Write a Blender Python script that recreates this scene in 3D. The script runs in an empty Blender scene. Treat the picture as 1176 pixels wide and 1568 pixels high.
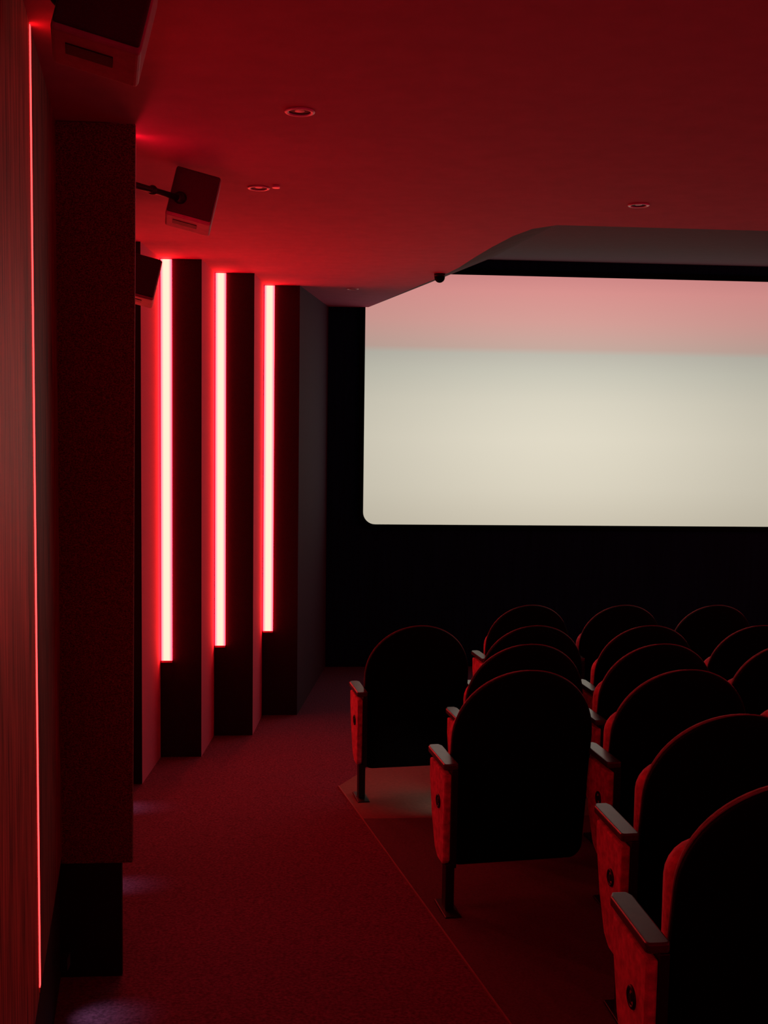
import bpy, math, bmesh
from mathutils import Matrix, Vector
rad=math.radians
scene=bpy.context.scene
try:
    scene.view_settings.view_transform='Standard'
    scene.view_settings.look='None'
except Exception as e: print(e)
COL=bpy.context.collection

# ------------------------------------------------------------------ materials
def new_mat(name):
    m=bpy.data.materials.new(name); m.use_nodes=True
    nt=m.node_tree; nt.nodes.clear()
    out=nt.nodes.new('ShaderNodeOutputMaterial')
    return m,nt,out
def fabric(name,col,rough=0.9,var=0.25,scale=60,bump=0.15,stretch=(1,1,1),sheen=0.0,spec=0.2,coat=0.0,detail=4,distance=0.004):
    m,nt,out=new_mat(name)
    b=nt.nodes.new('ShaderNodeBsdfPrincipled')
    b.inputs['Roughness'].default_value=rough
    b.inputs['Specular IOR Level'].default_value=spec
    b.inputs['Coat Weight'].default_value=coat
    b.inputs['Coat Roughness'].default_value=0.25
    b.inputs['Sheen Weight'].default_value=sheen
    b.inputs['Sheen Roughness'].default_value=0.4
    b.inputs['Sheen Tint'].default_value=(1,.6,.6,1)
    tc=nt.nodes.new('ShaderNodeTexCoord'); mp=nt.nodes.new('ShaderNodeMapping')
    mp.inputs['Scale'].default_value=stretch
    nt.links.new(tc.outputs['Object'],mp.inputs['Vector'])
    n=nt.nodes.new('ShaderNodeTexNoise'); n.inputs['Scale'].default_value=scale; n.inputs['Detail'].default_value=detail
    nt.links.new(mp.outputs['Vector'],n.inputs['Vector'])
    r=nt.nodes.new('ShaderNodeValToRGB')
    r.color_ramp.elements[0].position=0.3; r.color_ramp.elements[1].position=0.7
    r.color_ramp.elements[0].color=tuple(c*(1-var) for c in col)+(1,)
    r.color_ramp.elements[1].color=tuple(min(1,c*(1+var)) for c in col)+(1,)
    nt.links.new(n.outputs['Fac'],r.inputs['Fac'])
    nt.links.new(r.outputs['Color'],b.inputs['Base Color'])
    if bump>0:
        bp=nt.nodes.new('ShaderNodeBump'); bp.inputs['Strength'].default_value=bump; bp.inputs['Distance'].default_value=distance
        nt.links.new(n.outputs['Fac'],bp.inputs['Height']); nt.links.new(bp.outputs['Normal'],b.inputs['Normal'])
    nt.links.new(b.outputs['BSDF'],out.inputs['Surface'])
    return m
M={}
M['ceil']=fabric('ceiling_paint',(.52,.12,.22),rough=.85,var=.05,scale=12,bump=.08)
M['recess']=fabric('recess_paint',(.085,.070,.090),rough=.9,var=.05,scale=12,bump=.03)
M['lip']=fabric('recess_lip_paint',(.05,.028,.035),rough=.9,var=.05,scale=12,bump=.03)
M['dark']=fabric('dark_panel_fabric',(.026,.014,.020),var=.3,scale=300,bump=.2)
M['redlit']=fabric('red_lit_side_fabric',(.74,.20,.34),var=.12,scale=250,bump=.15)  # red LED wash put into the colour of the step sides
M['purple']=fabric('acoustic_fabric',(.056,.052,.080),var=.15,scale=300,bump=.15)
M['black']=fabric('black_velvet',(.007,.055,.080),var=.2,scale=30,bump=.1,spec=.03,stretch=(1.5,1,.08))
M['mask']=fabric('screen_masking',(.002,.002,.003),var=.1,scale=80,bump=.0,spec=.05)
M['carpet']=fabric('carpet',(.16,.062,.108),rough=1,var=.45,scale=100,bump=.8,detail=6,spec=.05)
M['seatfloor']=fabric('seating_floor_carpet',(.115,.09,.095),rough=1,var=.2,scale=120,bump=.4,spec=.05)
M['beigefloor']=fabric('seating_floor_beige',(.21,.165,.135),rough=.8,var=.1,scale=60,bump=.1,spec=.1)
M['pillar']=fabric('pillar_fabric',(.20,.09,.07),var=.7,scale=210,bump=1,stretch=(1,1,1.5),distance=.006,detail=2)
M['plinth']=fabric('black_plinth',(.012,.010,.012),rough=.6,var=.2,scale=60,bump=.1)
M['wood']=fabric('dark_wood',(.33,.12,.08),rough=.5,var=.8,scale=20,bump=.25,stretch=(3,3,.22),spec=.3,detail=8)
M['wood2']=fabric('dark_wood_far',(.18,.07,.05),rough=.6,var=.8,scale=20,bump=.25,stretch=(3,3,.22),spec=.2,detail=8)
M['shell']=fabric('seat_shell_black',(.0015,.0018,.0022),rough=.7,var=.1,scale=30,bump=0,spec=.06)
M['velvet']=fabric('red_velvet',(.62,.13,.20),rough=.9,var=.3,scale=45,bump=.2,sheen=.35)
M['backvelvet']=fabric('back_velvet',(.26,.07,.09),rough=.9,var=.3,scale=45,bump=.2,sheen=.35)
M['rim_highlight']=fabric('seat_rim_highlight',(.24,.17,.17),rough=.6,var=.1,scale=45,bump=0,sheen=.3,spec=.4)  # pale colour stands in for the rim highlight on the seat backs
M['seatframe']=fabric('black_steel',(.008,.007,.008),rough=.45,var=.1,scale=30,bump=0,spec=.3)
M['armtop']=fabric('armrest_lacquer',(.05,.035,.032),rough=.4,var=.2,scale=30,bump=0,spec=.5,coat=.45)
M['spk']=fabric('speaker_grille',(.07,.03,.04),rough=.7,var=.2,scale=500,bump=.3)
M['spkcase']=fabric('speaker_cabinet',(.46,.22,.26),rough=.5,var=.1,scale=60,bump=.05)
M['metal']=fabric('downlight_trim_metal',(.9,.8,.8),rough=.35,var=.05,scale=20,bump=0,spec=.6)
M['hole']=fabric('downlight_inner',(.02,.01,.01),rough=.5,var=.05,scale=20,bump=0)
M['trim']=fabric('carpet_edge_trim',(.28,.14,.14),rough=.6,var=.1,scale=20,bump=0)
M['rearwall']=fabric('rear_wall_fabric',(.10,.02,.03),var=.2,scale=100,bump=.1)

def led_mat(name,core,edge,K,axis=0,lo=.25):
    m,nt,out=new_mat(name)
    tc=nt.nodes.new('ShaderNodeTexCoord'); sp=nt.nodes.new('ShaderNodeSeparateXYZ')
    nt.links.new(tc.outputs['Generated'],sp.inputs[0])
    r=nt.nodes.new('ShaderNodeValToRGB'); e=r.color_ramp.elements
    e[0].position=0; e[0].color=edge+(1,)
    e[1].position=lo; e[1].color=core+(1,)
    x=e.new(1-lo); x.color=core+(1,)
    x=e.new(1.0); x.color=edge+(1,)
    nt.links.new(sp.outputs[axis],r.inputs['Fac'])
    em=nt.nodes.new('ShaderNodeEmission'); em.inputs['Strength'].default_value=K
    nt.links.new(r.outputs['Color'],em.inputs['Color'])
    nt.links.new(em.outputs[0],out.inputs['Surface'])
    return m
M['led']=led_mat('led_strip_glow',(1,.054,.040),(1,.010,.022),16.5,lo=.28)
M['ledflat']=led_mat('led_strip_red',(1,.014,.050),(1,.012,.04),12)
M['ledline']=led_mat('led_line_red',(1,.016,.016),(1,.014,.014),12)
M['ledrim']=led_mat('led_rim_glow',(.42,.022,.035),(.42,.022,.035),1.2)  # LED glow on the pillar edge, put into an emissive colour

def screen_mat():
    m,nt,out=new_mat('picture_with_red_spill')
    tc=nt.nodes.new('ShaderNodeTexCoord'); sp=nt.nodes.new('ShaderNodeSeparateXYZ')
    nt.links.new(tc.outputs['Generated'],sp.inputs[0])
    r=nt.nodes.new('ShaderNodeValToRGB'); els=r.color_ramp.elements
    stops=[(0,(.64,.58,.46)),(.15,(.70,.645,.52)),(.35,(.72,.67,.545)),(.5,(.68,.64,.525)),(.62,(.60,.58,.485)),(.69,(.54,.515,.44)),(.715,(.60,.42,.36)),(.82,(.74,.38,.34)),(.94,(.82,.34,.32)),(1,(.76,.30,.29))]  # upper pink stops paint the red LED light falling on the screen
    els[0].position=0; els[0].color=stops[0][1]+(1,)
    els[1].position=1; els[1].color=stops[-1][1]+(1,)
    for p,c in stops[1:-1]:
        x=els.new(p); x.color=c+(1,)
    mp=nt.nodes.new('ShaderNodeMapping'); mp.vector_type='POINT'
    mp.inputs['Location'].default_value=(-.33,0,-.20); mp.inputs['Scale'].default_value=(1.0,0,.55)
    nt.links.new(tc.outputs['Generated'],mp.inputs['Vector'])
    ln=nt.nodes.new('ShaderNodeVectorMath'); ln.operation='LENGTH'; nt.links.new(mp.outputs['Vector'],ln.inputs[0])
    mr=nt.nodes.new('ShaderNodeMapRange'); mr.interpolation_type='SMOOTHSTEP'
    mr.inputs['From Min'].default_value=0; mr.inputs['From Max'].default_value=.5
    mr.inputs['To Min'].default_value=1.04; mr.inputs['To Max'].default_value=.76  # projector hotspot and its falloff, painted into the emission strength
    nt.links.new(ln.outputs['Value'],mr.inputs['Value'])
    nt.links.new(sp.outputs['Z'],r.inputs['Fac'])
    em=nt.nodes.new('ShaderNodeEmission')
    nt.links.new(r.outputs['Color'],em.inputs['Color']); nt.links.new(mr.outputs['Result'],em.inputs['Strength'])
    nt.links.new(em.outputs[0],out.inputs['Surface'])
    return m
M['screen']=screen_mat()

# ------------------------------------------------------------------ mesh helpers
def mesh_obj(name,verts,faces,mat,parent=None,smooth=False,mats=None,fm=None):
    me=bpy.data.meshes.new(name); me.from_pydata([tuple(v) for v in verts],[],faces)
    for m in (mats or [mat]): me.materials.append(m)
    if fm:
        for i,p in enumerate(me.polygons): p.material_index=fm[i]
    if smooth:
        for p in me.polygons: p.use_smooth=True
    me.update()
    o=bpy.data.objects.new(name,me); COL.objects.link(o)
    if parent: o.parent=parent
    return o
def empty(name,loc=(0,0,0),rotz=0):
    o=bpy.data.objects.new(name,None); o.location=loc; o.rotation_euler=(0,0,rotz); COL.objects.link(o); o.empty_display_size=.1
    return o
def box(name,x0,x1,y0,y1,z0,z1,mat,parent=None,bevel=0,M4=None):
    bm=bmesh.new(); bmesh.ops.create_cube(bm,size=1)
    for v in bm.verts:
        v.co=Vector(((x0+x1)/2+v.co.x*(x1-x0),(y0+y1)/2+v.co.y*(y1-y0),(z0+z1)/2+v.co.z*(z1-z0)))
    if bevel: bmesh.ops.bevel(bm,geom=bm.edges[:],offset=bevel,segments=3,affect='EDGES',profile=.5)
    if M4: bmesh.ops.transform(bm,matrix=M4,verts=bm.verts)
    bmesh.ops.recalc_face_normals(bm,faces=bm.faces)
    me=bpy.data.meshes.new(name); bm.to_mesh(me); bm.free(); me.materials.append(mat)
    o=bpy.data.objects.new(name,me); COL.objects.link(o)
    if parent: o.parent=parent
    return o
def prism(name,pts,zb,zt,mat,parent=None):
    f=lambda z,p: z(p[0],p[1]) if callable(z) else z
    n=len(pts)
    v=[(p[0],p[1],f(zb,p)) for p in pts]+[(p[0],p[1],f(zt,p)) for p in pts]
    fa=[list(range(n))[::-1],list(range(n,2*n))]+[[i,(i+1)%n,n+(i+1)%n,n+i] for i in range(n)]
    o=mesh_obj(name,v,fa,mat,parent)
    bm=bmesh.new(); bm.from_mesh(o.data); bmesh.ops.recalc_face_normals(bm,faces=bm.faces); bm.to_mesh(o.data); bm.free()
    return o
def cyl(name,a,b,r,mat,parent=None,seg=20,r2=None):
    a=Vector(a); b=Vector(b); d=b-a
    bm=bmesh.new(); bmesh.ops.create_cone(bm,cap_ends=True,segments=seg,radius1=r,radius2=r if r2 is None else r2,depth=d.length)
    q=d.to_track_quat('Z','Y').to_matrix().to_4x4()
    bmesh.ops.transform(bm,matrix=Matrix.Translation((a+b)/2)@q,verts=bm.verts)
    for f in bm.faces: f.smooth=len(f.verts)==4
    me=bpy.data.meshes.new(name); bm.to_mesh(me); bm.free(); me.materials.append(mat)
    o=bpy.data.objects.new(name,me); COL.objects.link(o)
    if parent: o.parent=parent
    return o
def sphere(name,c,r,mat,parent=None,sc=(1,1,1)):
    bm=bmesh.new(); bmesh.ops.create_uvsphere(bm,u_segments=24,v_segments=14,radius=r)
    for v in bm.verts: v.co=Vector((v.co.x*sc[0]+c[0],v.co.y*sc[1]+c[1],v.co.z*sc[2]+c[2]))
    for f in bm.faces: f.smooth=True
    me=bpy.data.meshes.new(name); bm.to_mesh(me); bm.free(); me.materials.append(mat)
    o=bpy.data.objects.new(name,me); COL.objects.link(o)
    if parent: o.parent=parent
    return o
def torus(name,c,R,r,mat,parent=None,axis='Z',flat=1.0,n=40,k=10):
    v=[];fa=[]
    for i in range(n):
        a=2*math.pi*i/n
        for j in range(k):
            b=2*math.pi*j/k
            x=(R+r*math.cos(b))*math.cos(a); y=(R+r*math.cos(b))*math.sin(a); z=r*flat*math.sin(b)
            p=(x,y,z) if axis=='Z' else (z,x,y)
            v.append((p[0]+c[0],p[1]+c[1],p[2]+c[2]))
            fa.append([i*k+j,((i+1)%n)*k+j,((i+1)%n)*k+(j+1)%k,i*k+(j+1)%k])
    return mesh_obj(name,v,fa,mat,parent,smooth=True)

YF=9.15
def floorz(x,y): return max(0.0,.075*(7.5-y))
def ceilz(x,y): return 2.795+.0195*y
XR=6.3; YB=-3.2

# ------------------------------------------------------------------ room shell
prism('floor',[(-1.4,YB),(XR+.2,YB),(XR+.2,7.5),(-1.4,7.5)],lambda x,y:floorz(x,y)-.15,floorz,M['carpet'])
prism('floor_front',[(-1.4,7.5),(XR+.2,7.5),(XR+.2,YF+.2),(-1.4,YF+.2)],-.15,0,M['carpet'])
sf=[(.31,5.0),(.87,1.0),(5.6,1.0),(5.6,5.0)]
prism('floor_seating',sf,lambda x,y:floorz(x,y)-.02,lambda x,y:floorz(x,y)+.004,M['seatfloor'])
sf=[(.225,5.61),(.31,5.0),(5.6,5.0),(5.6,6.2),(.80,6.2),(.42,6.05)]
prism('floor_seating_front',sf,lambda x,y:floorz(x,y)-.02,lambda x,y:floorz(x,y)+.004,M['beigefloor'])  # paler beige floor section around the second row
def rail(name,a,b,w,h,mat):
    a=Vector(a);b=Vector(b);d=(b-a).normalized();n=Vector((-d.y,d.x))*w/2
    return prism(name,[(a+n)[:],(b+n)[:],(b-n)[:],(a-n)[:]],floorz,lambda x,y:floorz(x,y)+h,mat)
rail('trim_1',(.225,5.61),(.87,1.0),.006,.007,M['trim'])

low=[(-1.4,YB),(XR+.2,YB),(XR+.2,4.88),(1.13,4.88),(1.045,5.0),(1.0,5.22),(.965,5.6),(.94,6.0),(.92,6.45),(.87,6.95),(.80,7.42),(.68,8.3),(.55,YF+.1),(-1.4,YF+.1)]
v=[(x,y,ceilz(x,y)) for x,y in low]
n=len(low)
v2=[(x,y,z+.03) for x,y,z in v]
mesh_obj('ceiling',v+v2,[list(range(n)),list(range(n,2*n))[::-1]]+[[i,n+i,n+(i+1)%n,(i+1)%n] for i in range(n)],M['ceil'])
def highz(y): return 2.895+(y-4.88)*.1141
edge=low[3:13]
def hx(y): return 1.13+(y-4.88)/(9.15-4.88)*.415
lipv=[];lipf=[]
for i,(x,y) in enumerate(edge):
    lipv+= [(x,y,ceilz(x,y)),(hx(y),y,highz(y))]
    if i: lipf.append([2*i-2,2*i-1,2*i+1,2*i])
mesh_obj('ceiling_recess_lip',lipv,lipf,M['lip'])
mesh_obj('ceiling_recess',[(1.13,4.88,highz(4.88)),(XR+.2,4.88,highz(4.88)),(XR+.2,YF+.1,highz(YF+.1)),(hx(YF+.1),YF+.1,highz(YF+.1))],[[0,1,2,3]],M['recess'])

box('wall_front',-1.4,XR+.2,YF,YF+.15,-.1,3.7,M['black'])
box('wall_right',XR,XR+.15,YB,YF,-.1,3.7,M['rearwall'])
box('wall_rear',-1.4,XR,YB-.15,YB,-.1,3.2,M['rearwall'])
S1L,S1R=-.772,-.54
S2L,S2R=-.512,-.27
S3L,S3R=-.233,.01
seg=[((.245,9.15),(S3R,7.6),'purple'),((S3R,7.6),(S3L,7.6),'dark'),((S3L,7.6),(S2R,6.95),'redlit'),((S2R,6.95),(S2L,6.95),'dark'),
     ((S2L,6.95),(S1R,6.35),'redlit'),((S1R,6.35),(S1L,6.35),'dark'),((S1L,6.35),(-.79,5.72),'redlit'),((-.79,5.72),(-1.04,5.72),'dark'),((-1.04,5.72),(-1.04,3.45),'dark')]
names=['purple','dark','redlit']
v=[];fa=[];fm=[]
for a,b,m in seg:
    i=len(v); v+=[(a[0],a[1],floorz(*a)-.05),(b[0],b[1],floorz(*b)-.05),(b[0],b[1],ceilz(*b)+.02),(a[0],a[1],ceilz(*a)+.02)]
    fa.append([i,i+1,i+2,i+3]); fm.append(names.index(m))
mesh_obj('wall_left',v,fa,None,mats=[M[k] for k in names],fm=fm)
def led(x0,x1,y,zb,mat='led',yd=-.016):
    p=empty('led_light_strip',((x0+x1)/2,y,zb)); w=(x1-x0)/2; h=ceilz(0,y)-.006-zb
    box('diffuser',-w,w,yd,-.001,0,h,M[mat],p)
    box('end_cap',-w,w,yd-.001,-.001,-.012,0,M['redlit'],p)
led(S1L+.006,S1L+.068,6.35,.652)
led(S2L+.006,S2L+.070,6.95,.62)
led(S3L+.006,S3L+.074,7.6,.592)
led(-1.03,-.966,5.72,.70)

# pillar (panel very slightly raked, as in the photo)
pil=prism('pillar',[(-1.04,3.345),(-.54,3.345),(-.56,3.45),(-1.04,3.45)],floorz,ceilz,M['dark'])
pv=[(-.70,3.325,.668),(-.490,3.325,.668),(-.490,3.3445,.668),(-.70,3.3445,.668),(-.70,3.325,2.857),(-.474,3.325,2.857),(-.474,3.3445,2.857),(-.70,3.3445,2.857)]
HX=[[3,2,1,0],[4,5,6,7],[0,1,5,4],[1,2,6,5],[2,3,7,6],[3,0,4,7]]
mesh_obj('padded_panel',pv,HX,M['pillar'],pil)
box('plinth',-.705,-.522,3.325,3.345,.25,.668,M['plinth'],pil)
def lean(name,xr0,xr1,w,y0,y1,z0,z1,mat):
    lv=[(x+dx,y,z) for z,x in ((z0,xr0),(z1,xr1)) for dx,y in ((-w,y0),(0,y0),(0,y1),(-w,y1))]
    return mesh_obj(name,lv,HX,mat,pil)
lean('rear_led',-.521,-.504,.012,3.46,3.50,.70,2.84,M['ledflat'])
lean('rear_rim_glow',-.509,-.4925,.002,3.456,3.475,.70,2.84,M['ledrim'])  # added glowing sliver that draws the hidden LED's rim of light
box('rear_led_channel',-.56,-.535,3.45,3.50,.69,2.85,M['dark'],pil)

A=Vector((-.70,3.33)); Bp=Vector((-.578,2.50)); D=(Bp-A).normalized(); N=Vector((D.y,-D.x))
if N.x>0: N=-N
def wallseg(name,s0,s1,off0,off1,zb,zt,mat,parent=None):
    a=A+D*s0;b=A+D*s1
    return prism(name,[(a+N*off0)[:],(b+N*off0)[:],(b+N*off1)[:],(a+N*off1)[:]],zb,zt,mat,parent)
L=(Bp-A).length
ww=empty('wall_left_wood')
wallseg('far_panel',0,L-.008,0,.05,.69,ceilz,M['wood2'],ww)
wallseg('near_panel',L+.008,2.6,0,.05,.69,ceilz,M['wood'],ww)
wallseg('groove_back',L-.008,L+.008,.03,.05,.69,ceilz,M['dark'],ww)
wallseg('skirting',0,2.6,.006,.05,lambda x,y:floorz(x,y)-.02,.69,M['plinth'],ww)
wallseg('recessed_led',L-.0075,L+.0075,-.002,.008,.71,lambda x,y:ceilz(x,y)-.003,M['ledline'],ww)
e=A+D*2.6
mesh_obj('wall_left_rear',[(e.x,e.y,0),(e.x-.02,YB,0),(e.x-.02,YB,3),(e.x,e.y,3)],[[0,1,2,3]],M['rearwall'])

# ------------------------------------------------------------------ screen
def rrect(x0,x1,z0,z1,r,n=8):
    pts=[]
    for cx,cz,a0 in ((x1-r,z1-r,0),(x0+r,z1-r,90),(x0+r,z0+r,180),(x1-r,z0+r,270)):
        for i in range(n+1):
            a=rad(a0+90*i/n); pts.append((cx+r*math.cos(a),cz+r*math.sin(a)))
    return pts
sp=empty('cinema_screen')
def plate(name,pts,y0,y1,mat,parent):
    n=len(pts); v=[(x,y0,z) for x,z in pts]+[(x,y1,z) for x,z in pts]
    return mesh_obj(name,v,[list(range(n)),list(range(n,2*n))[::-1]]+[[i,n+i,n+(i+1)%n,(i+1)%n] for i in range(n)],mat,parent)
plate('masking',rrect(.50,5.52,1.155,3.30,.13),YF-.03,YF-.002,M['mask'],sp)
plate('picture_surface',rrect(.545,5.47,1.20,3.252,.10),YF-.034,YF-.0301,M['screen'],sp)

# ------------------------------------------------------------------ seats
def outline(hw,z0,z1,rb,n=32):
    pts=[]
    zc=z1-hw
    for i in range(n+1):
        a=math.pi*i/n; pts.append((hw*math.cos(a),zc+hw*math.sin(a)))
    for k in range(1,6): pts.append((-hw,zc+(z0+rb-zc)*k/6))
    for i in range(7):
        a=math.pi+math.pi/2*i/6; pts.append((-hw+rb+rb*math.cos(a),z0+rb+rb*math.sin(a)))
    for i in range(7):
        a=1.5*math.pi+math.pi/2*i/6; pts.append((hw-rb+rb*math.cos(a),z0+rb+rb*math.sin(a)))
    for k in range(5,0,-1): pts.append((hw,zc+(z0+rb-zc)*k/6))
    return pts
def loft(name,layers,mat,xf):
    v=[];fa=[]; n=len(layers[0][0])
    for pts,y in layers:
        for x,z in pts: v.append(xf(x,y,z))
    for l in range(len(layers)-1):
        for i in range(n):
            fa.append([l*n+i,l*n+(i+1)%n,(l+1)*n+(i+1)%n,(l+1)*n+i])
    fa.append(list(range(n))[::-1]); fa.append([ (len(layers)-1)*n+i for i in range(n)])
    me=bpy.data.meshes.new(name); me.from_pydata(v,[],fa); me.materials.append(mat)
    bm=bmesh.new(); bm.from_mesh(me); bmesh.ops.recalc_face_normals(bm,faces=bm.faces)
    for f in bm.faces: f.smooth=True
    bm.to_mesh(me); bm.free()
    return me
TILT=rad(9)
HT=.85
def xf_back(x,y,z):
    yy=y+.45*x*x
    return (x, yy*math.cos(TILT)+(HT-z)*math.sin(TILT), HT-(HT-z)*math.cos(TILT)+yy*math.sin(TILT))
def ring(hw,z0,z1,rb,ins): return outline(hw-ins,z0+ins,z1-ins,max(.005,rb-ins*.5))
HW=.266
def shrink(s): return ring(HW,.09,HT,.05,s)
shell_me=loft('back_shell',[(shrink(.20),.0),(shrink(.12),.0),(shrink(.05),.0),(shrink(.010),.001),(shrink(.002),.005),(shrink(0),.010),(shrink(0),.020),(shrink(.004),.024),(shrink(.05),.024)],M['shell'],xf_back)
cush_me=loft('back_cushion',[(shrink(.03),.0245),(shrink(.010),.0245),(shrink(.006),.030),(shrink(.005),.040),(shrink(.009),.052),(shrink(.020),.062),(shrink(.05),.072),(shrink(.12),.078)],M['backvelvet'],xf_back)
def tube_ring(name,pts,yc,r,mat,xf,k=6):
    v=[];fa=[];n=len(pts)
    cz=sum(p[1] for p in pts)/n
    for i,(x,z) in enumerate(pts):
        d=Vector((x,z-cz)).normalized()
        for j in range(k):
            b=2*math.pi*j/k
            v.append(xf(x+d.x*r*math.cos(b),yc+r*math.sin(b),z+d.y*r*math.cos(b)))
            fa.append([i*k+j,((i+1)%n)*k+j,((i+1)%n)*k+(j+1)%k,i*k+(j+1)%k])
    me=bpy.data.meshes.new(name); me.from_pydata(v,[],fa); me.materials.append(mat)
    for p in me.polygons: p.use_smooth=True
    return me
rim_me=tube_ring('rim_highlight',shrink(0),.0235,.0024,M['rim_highlight'],xf_back)  # added thin tube that draws the highlight along the back's edge
def rr2(hw,z0,z1,r): return rrect(-hw,hw,z0,z1,r,6)
def xf_id(x,y,z): return (x,y,z)
sc_layers=[]
for y,s in ((.135,.03),(.14,.012),(.155,.0),(.20,-.004),(.235,.004),(.25,.018),(.255,.045)):
    sc_layers.append((rr2(.240-s,.30+s,.665-s,.085),y))
seatc_me=loft('seat_cushion',sc_layers,M['velvet'],xf_id)
def mk(name,fn):
    o=fn(); me=o.data; bpy.data.objects.remove(o); me.name=name; return me
def extr_yz(name,pts,x0,x1,mat,bev=.004):
    n=len(pts); v=[(x0,y,z) for y,z in pts]+[(x1,y,z) for y,z in pts]
    o=mesh_obj(name,v,[list(range(n)),list(range(n,2*n))[::-1]]+[[i,n+i,n+(i+1)%n,(i+1)%n] for i in range(n)],mat)
    bm=bmesh.new(); bm.from_mesh(o.data); bmesh.ops.recalc_face_normals(bm,faces=bm.faces)
    if bev: bmesh.ops.bevel(bm,geom=bm.edges[:],offset=bev,segments=2,affect='EDGES',profile=.5)
    bm.to_mesh(o.data); bm.free(); return o
pan=[(-.030,.505),(.19,.505),(.19,.44),(.15,.30),(.10,.20),(.06,.175),(-.008,.175),(-.025,.19)]
panel_me=mk('side_panel',lambda:extr_yz('p',pan,-.030,-.004,M['velvet'],.006))
frm=[(-.036,.52),(.195,.52),(.195,.43),(.14,.28),(.09,.17),(-.030,.165)]
frame_me=mk('side_frame',lambda:extr_yz('p',frm,-.004,.018,M['seatframe'],.003))
def arm_fn():
    pts=[(-.034,-.028),(-.028,-.036),(.014,-.036),(.020,-.028),(.020,.20),(.010,.222),(-.024,.222),(-.034,.20)]
    o=prism('a',pts,.52,.543,M['armtop'])
    bm=bmesh.new(); bm.from_mesh(o.data); bmesh.ops.bevel(bm,geom=bm.edges[:],offset=.005,segments=3,affect='EDGES',profile=.5); bm.to_mesh(o.data); bm.free()
    return o
arm_me=mk('armrest',arm_fn)
leg_me=mk('leg',lambda:box('l',-.020,.012,-.03,.025,.012,.18,M['seatframe'],bevel=.004))
foot_me=mk('foot_plate',lambda:box('f',-.034,.026,-.085,.075,.003,.014,M['seatframe'],bevel=.004))
ros_me=mk('rosette',lambda:torus('r',(-.031,.050,.385),.021,.0045,M['seatframe'],axis='X'))
ros2_me=mk('rosette_hub',lambda:cyl('r',(-.035,.050,.385),(-.029,.050,.385),.009,M['seatframe']))
SP=.585
piv_me=mk('seat_pivot_bar',lambda:cyl('r',(-SP/2+.01,.17,.33),(SP/2-.01,.17,.33),.012,M['seatframe']))
def add(me,parent,loc=(0,0,0),rot=(0,0,0)):
    o=bpy.data.objects.new(me.name,me); COL.objects.link(o); o.parent=parent; o.location=loc; o.rotation_euler=rot; return o
def seat(x,y,yaw,last=False,first=False,adx=0):
    e=empty('cinema_seat',(x,y,floorz(x,y)+.004),yaw)
    for me in (shell_me,cush_me,rim_me,seatc_me,piv_me): add(me,e)
    for sx in ((-SP/2,SP/2) if last else ((-SP/2+adx,) if first else (-SP/2,))):
        for me in (panel_me,frame_me,arm_me,leg_me,foot_me,ros_me,ros2_me):
            add(me,e,(sx,0,0))
rows=[(6.62,1.44,7,7,0),(5.40,.62,8,7,0),(4.63,1.01,7,7,0),(3.85,.84,8,7,0),(2.97,1.265,7,3,-.045),(2.20,1.09,7,2,-.045)]
for y,x0,nn,yaw,adx in rows:
    for i in range(nn):
        seat(x0+SP*i,y,rad(yaw*max(.0,1-i*.15)),i==nn-1,i==0,adx)

# ------------------------------------------------------------------ speakers
def speaker(loc,rot,anchor,w=.165,h=.185,d=.15):
    e=empty('surround_speaker',loc)
    Rm=(Matrix.Rotation(rot[2],4,'Z')@Matrix.Rotation(rot[1],4,'Y')@Matrix.Rotation(rot[0],4,'X'))
    def bx(nm,x0,x1,y0,y1,z0,z1,mat,bev): return box(nm,x0,x1,y0,y1,z0,z1,mat,e,bevel=bev,M4=Rm)
    bx('cabinet',-w/2,w/2,-d/2,d/2,-h/2,h/2,M['spkcase'],.008)
    bx('grille',-w/2+.002,w/2-.004,-d/2-.008,-d/2+.01,-h/2+.010,h/2-.002,M['spk'],.006)
    bx('port',-w/3,w/5,-d/5,d/12,-h/2-.002,-h/2+.004,M['hole'],.001)
    a=Vector(anchor)-Vector(loc)
    k=a.normalized()*(w*.52)
    sphere('ball_joint',k,.022,M['seatframe'],e)
    cyl('bracket_arm',k,a,.010,M['seatframe'],e)
    sphere('swivel',k.lerp(a,.45),.016,M['seatframe'],e)
    cyl('mount_plate',a,a-a.normalized()*.012,.03,M['seatframe'],e)
speaker((-.362,3.91,2.755),(rad(-10),rad(13),rad(5)),(-.56,3.52,2.74),w=.155,h=.172,d=.12)
speaker((-.345,2.07,2.717),(rad(-10),rad(13),rad(8)),(-.510,1.98,2.76),w=.155,h=.17,d=.13)
speaker((-.66,4.72,2.59),(rad(-10),rad(13),rad(8)),(-1.035,4.72,2.62),w=.155,h=.175,d=.13)

# ------------------------------------------------------------------ downlights
def downlight(x,y,r=.036):
    e=empty('recessed_downlight',(x,y,ceilz(x,y)))
    torus('trim_ring',(0,0,-.003),r,.006,M['metal'],e,flat=.5)
    cyl('can',(0,0,-.001),(0,0,.0005),r-.002,M['hole'],e,seg=32)
    sphere('lamp_face',(0,0,.0),r*.45,M['metal'],e,sc=(1,1,.12))
for x,y in ((0,3.13),(-.15,4.23),(1.33,4.35),(.37,7.71),(2.8,3.1),(2.8,1.2),(0,1.2)): downlight(x,y)
e=empty('ceiling_sensor',(-.085,4.19,ceilz(0,4.19))); cyl('disc',(0,0,-.008),(0,0,.001),.014,M['metal'],e)
e=empty('dome_camera',(.85,6.75,ceilz(0,6.75)-.014)); sphere('dome',(0,0,-.008),.032,M['shell'],e); cyl('base',(0,0,-.004),(0,0,.013),.034,M['seatframe'],e)

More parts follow.
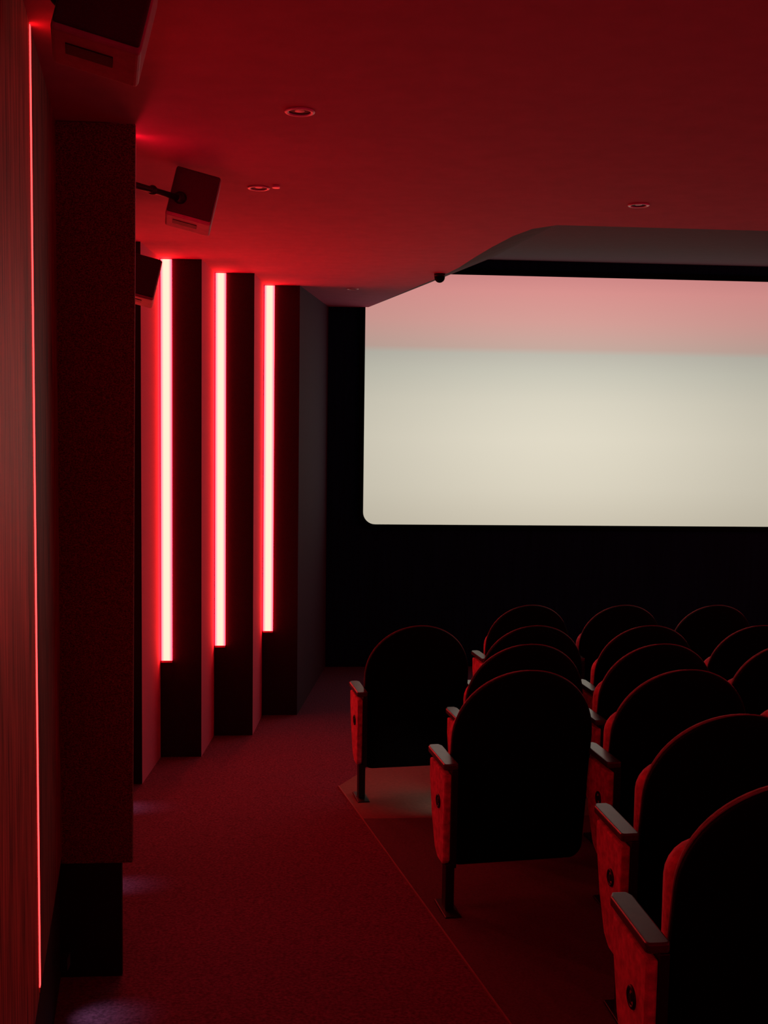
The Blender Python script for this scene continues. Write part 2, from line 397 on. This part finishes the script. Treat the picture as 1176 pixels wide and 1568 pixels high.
# ------------------------------------------------------------------ further LED strips of the same kind on the right wall and behind
def side_led(x,y0,y1,zb,zt,d):
    p=empty('led_light_strip',(x,y0,zb)); box('diffuser',min(0,d),max(0,d),0,y1-y0,0,zt-zb,M['ledflat'],p)
for y in (-1.0,1.2,3.4,5.6,7.6): side_led(XR-.002,y,y+.16,1.0,2.78,-.03)
for y in (-.6,-1.9): side_led(-.30,y,y+.08,1.2,2.7,.02)
def ceiling_fill(name,x,y,z,sx,sy,energy):  # unseen red area light, added to brighten the ceiling
    e=empty(name,(x,y,z))
    box('fill_tray',-sx/2-.02,sx/2+.02,-sy/2-.02,sy/2+.02,-.06,-.01,M['dark'],e)
    l=bpy.data.lights.new('fill_lamp','AREA'); l.shape='RECTANGLE'; l.size=sx; l.size_y=sy; l.energy=energy; l.color=(1,.025,.15)
    o=bpy.data.objects.new('fill_lamp',l); COL.objects.link(o); o.parent=e; o.rotation_euler=(math.pi,0,0)
ceiling_fill('red_ceiling_fill',XR-.25,1.0,1.9,.2,7.0,42)
ceiling_fill('red_ceiling_fill',2.8,-2.6,1.7,5.6,.25,56)

# low step lights and one added floor fill
def low_spot(x,y,tx,ty,power,col=(.85,.7,1),size=70,h=.16):
    e=empty('step_or_fill_light',(x,y,floorz(x,y)+h))
    box('housing',-.02,.0,-.02,.02,-.015,.02,M['seatframe'],e)
    l=bpy.data.lights.new('step_or_fill_lamp','SPOT'); l.energy=power; l.color=col; l.spot_size=rad(size); l.spot_blend=1; l.shadow_soft_size=.015
    o=bpy.data.objects.new('step_or_fill_lamp',l); COL.objects.link(o); o.parent=e; o.location=(.012,0,0)
    o.rotation_euler=(Vector((tx,ty,-h))).to_track_quat('-Z','Y').to_euler()
low_spot(-.95,5.25,.12,.0,.7)
low_spot(-.77,4.15,.10,.0,.35)
low_spot(-.625,3.05,.08,.0,.45)
low_spot(.95,4.95,-.50,.42,7,col=(1,.82,.66),size=62,h=.27)  # warm fill spot, added to brighten the beige floor section

w=bpy.data.worlds.new('world'); scene.world=w; w.use_nodes=True
w.node_tree.nodes['Background'].inputs[0].default_value=(.02,.002,.004,1); w.node_tree.nodes['Background'].inputs[1].default_value=.3

# ------------------------------------------------------------------ camera
eye=Vector((0,0,1.99))
R=Matrix.Rotation(rad(-4.5),3,'Z')@Matrix.Rotation(rad(90-4.3),3,'X')@Matrix.Rotation(rad(.75),3,'Z')
c=bpy.data.cameras.new('camera'); o=bpy.data.objects.new('camera',c); COL.objects.link(o)
c.lens=39.03; c.sensor_width=36; c.clip_start=.02
o.matrix_world=Matrix.Translation(eye)@R.to_4x4()
scene.camera=o
